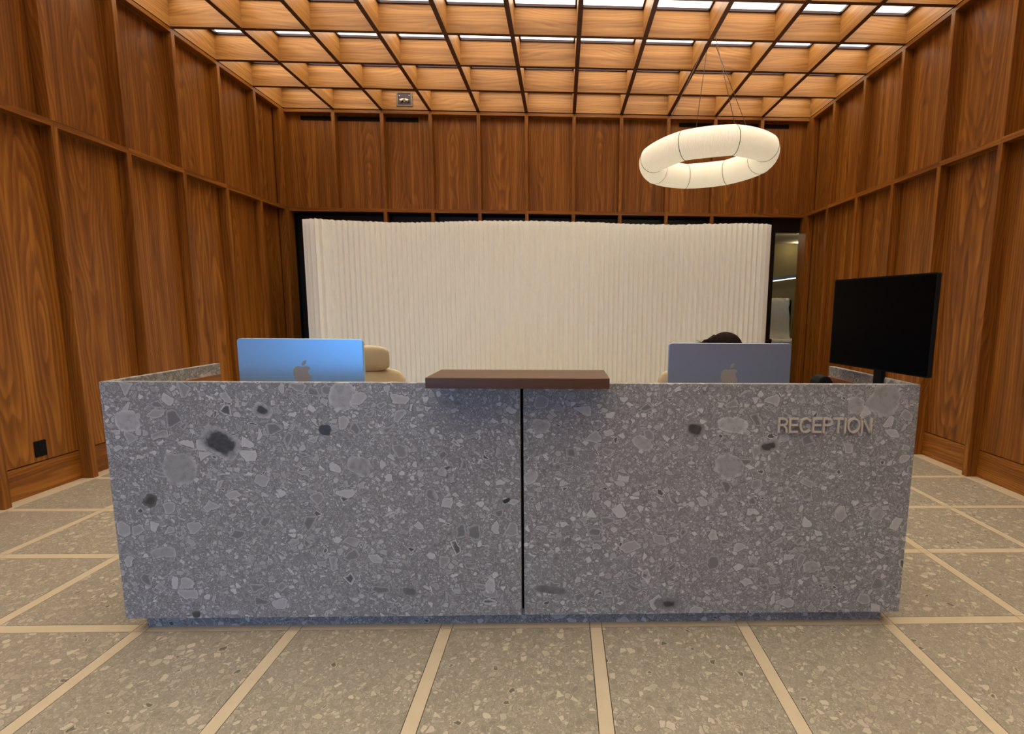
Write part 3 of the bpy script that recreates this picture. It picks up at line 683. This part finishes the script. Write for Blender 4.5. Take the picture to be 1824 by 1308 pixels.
# clothes
V, E = [], []
a0 = vtx(0, 0, .60, (.168, .135)); a1 = vtx(0, -.03, .72, (.152, .118), a0); a2 = vtx(0, -.09, .86, (.170, .125), a1); a3 = vtx(.005, -.145, .945, (.135, .110), a2); vtx(.011, -.175, .985, .070, a3)
for s_ in (-1, 1):
    b1 = vtx(s_*.155, -.13, .925, .068, a3); b2 = vtx(s_*.24, -.25, .72, .054, b1); vtx(s_*.15, -.435, .762, .042, b2)
skin('shirt', V, E, M['shirt'], person)
V, E = [], []
a0 = vtx(0, 0, .57, (.172, .138))
for s_ in (-1, 1):
    b1 = vtx(s_*.092, -.04, .555, .100, a0); b2 = vtx(s_*.11, -.44, .545, .074, b1); b3 = vtx(s_*.11, -.435, .36, .066, b2); vtx(s_*.11, -.385, .10, .052, b3)
skin('trousers', V, E, M['trouser'], person)
for s_ in (-1, 1):
    link('shoe', rbox(.085, .24, .075, .03, 'shoe', M['black_matte']), person, (s_*.113, -.445, .0385))

# ------------------------------------------------------------------ room behind the doorway
BX0, BX1, BY1, BZ1 = 9.0, 15.0, 6.2, 4.33
struct(link('floor_rear', bx(BX0, BX1, .5, BY1, -.12, 0).mesh('floor_rear', M['plaster'])))
struct(link('wall_rear', bx(BX0, BX1, BY1, BY1+.2, -.1, 4.6).mesh('wall_rear', M['olive'])))
struct(link('wall_rear_left', bx(BX0-.2, BX0, .4, BY1+.2, -.1, 4.6).mesh('wall_rear_left', M['olive'])))
struct(link('wall_rear_right', bx(BX1, BX1+.2, .02, BY1+.2, -.1, 4.6).mesh('wall_rear_right', M['olive'])))
struct(link('wall_rear_front', bx(11.4, BX1, .02, .3, -.1, 4.6).mesh('wall_rear_front', M['olive'])))
struct(link('ceiling_rear', bx(BX0-.2, BX1+.2, .42, BY1+.2, BZ1, BZ1+.2).mesh('ceiling_rear', M['plaster'])))
for i, (x_, y_) in enumerate(((13.55, 5.72), (12.6, 3.4), (10.4, 3.4), (11.5, 1.3))):  # last one is added out of view, to brighten the sheet on the chair
    dl = tag(link('downlight', MB().tube([(0, 0, -.006), (0, 0, .0)], .055, 20).mesh('downlight_rim', M['plaster'], False), None, (x_*S, y_*S, BZ1*S)), 'small round downlight close to the olive wall beyond the doorway' if i == 0 else 'small round unseen downlight in the cream ceiling beyond the doorway', 'ceiling light', 'downlights in the rear room')
    pl = bpy.data.lights.new('downlight_bulb', 'POINT'); pl.energy = (3, 9, 9, 14)[i]; pl.color = (1, .85, .6); pl.shadow_soft_size = .04
    lo = link('downlight_bulb', pl, dl, (0, 0, -.06))
    link('lamp_face', MB().tube([(0, 0, -.009), (0, 0, -.006)], .042, 20).mesh('lamp_face', M['spot']), dl)
lp = empty('linear_pendant', (13.35*S, 5.7*S, 3.13*S), 'slim linear pendant light seen through the doorway', 'pendant lamp'); lp.rotation_euler = (0, -math.radians(8), math.radians(2))
link('housing', MB().box(-.7, .7, -.025, .025, .02, .09).mesh('housing', M['silver']), lp)
link('light_bar', MB().box(-.7, .7, -.022, .022, 0, .022).mesh('light_bar', M['tube']), lp)
for s_ in (-1, 1): link('cable', MB().tube([(s_*.5, 0, .09), (s_*.5-.107, 0, .09+.70)], .002, 6).mesh('cable', M['steel_cable']), lp)
ch = empty('drafting_chair', (11.58*S, 2.15*S, 0), 'tall chair under a crumpled white sheet beyond the doorway', 'chair')
link('seat', rbox(.46, .44, .07, .03, 'seat', M['black_matte']), ch, (0, 0, .82))
link('backrest', rbox(.44, .05, .66, .02, 'backrest', M['black_matte']), ch, (.03, .20, 1.20))
link('gas_column', MB().tube([(0, 0, .06), (0, 0, .80)], .025, 12).mesh('gas_column', M['chrome'], True), ch)
for k in range(5):
    an = 2*math.pi*k/5; link('base_leg', MB().tube([(0, 0, .08), (.28*math.cos(an), .28*math.sin(an), .03)], [.025, .03], 8).mesh('base_leg', M['black_matte'], True), ch)
# the sheet: over the back, down its front to the seat
vs, fs = [], []; nu, nv = 26, 40
prof = [(.245, 1.05), (.25, 1.30), (.245, 1.50), (.22, 1.553), (.185, 1.55), (.165, 1.50), (.155, 1.30), (.15, 1.10), (.13, .95), (.05, .872), (-.10, .866), (-.20, .863), (-.24, .84), (-.245, .74)]
for k in range(nv+1):
    tt = k/nv*(len(prof)-1); i0 = min(int(tt), len(prof)-2); fr = tt-i0; y_ = prof[i0][0]*(1-fr)+prof[i0+1][0]*fr; z_ = prof[i0][1]*(1-fr)+prof[i0+1][1]*fr
    for i in range(nu+1):
        u = i/nu*2-1; wv = .008*math.sin(u*7+k*.55)+.006*math.sin(u*15-k*.8)+.004*math.sin(k*1.7+u*3)
        x_ = (-.02 if k > 16 else .0)+u*(.215+.02*math.sin(k*.35)); vs.append((x_, y_-abs(wv)-.004, z_+abs(wv)*.6))
for k in range(nv):
    for i in range(nu): a1 = k*(nu+1)+i; fs.append((a1, a1+1, a1+nu+2, a1+nu+1))
sh = tag(link('sheet', MB().add(vs, fs).mesh('sheet', M['sheet'], True), None, (11.58*S, 2.15*S, 0)), 'crumpled white protective sheet draped over the tall chair', 'sheet')
md = sh.modifiers.new('thick', 'SOLIDIFY'); md.thickness = .002
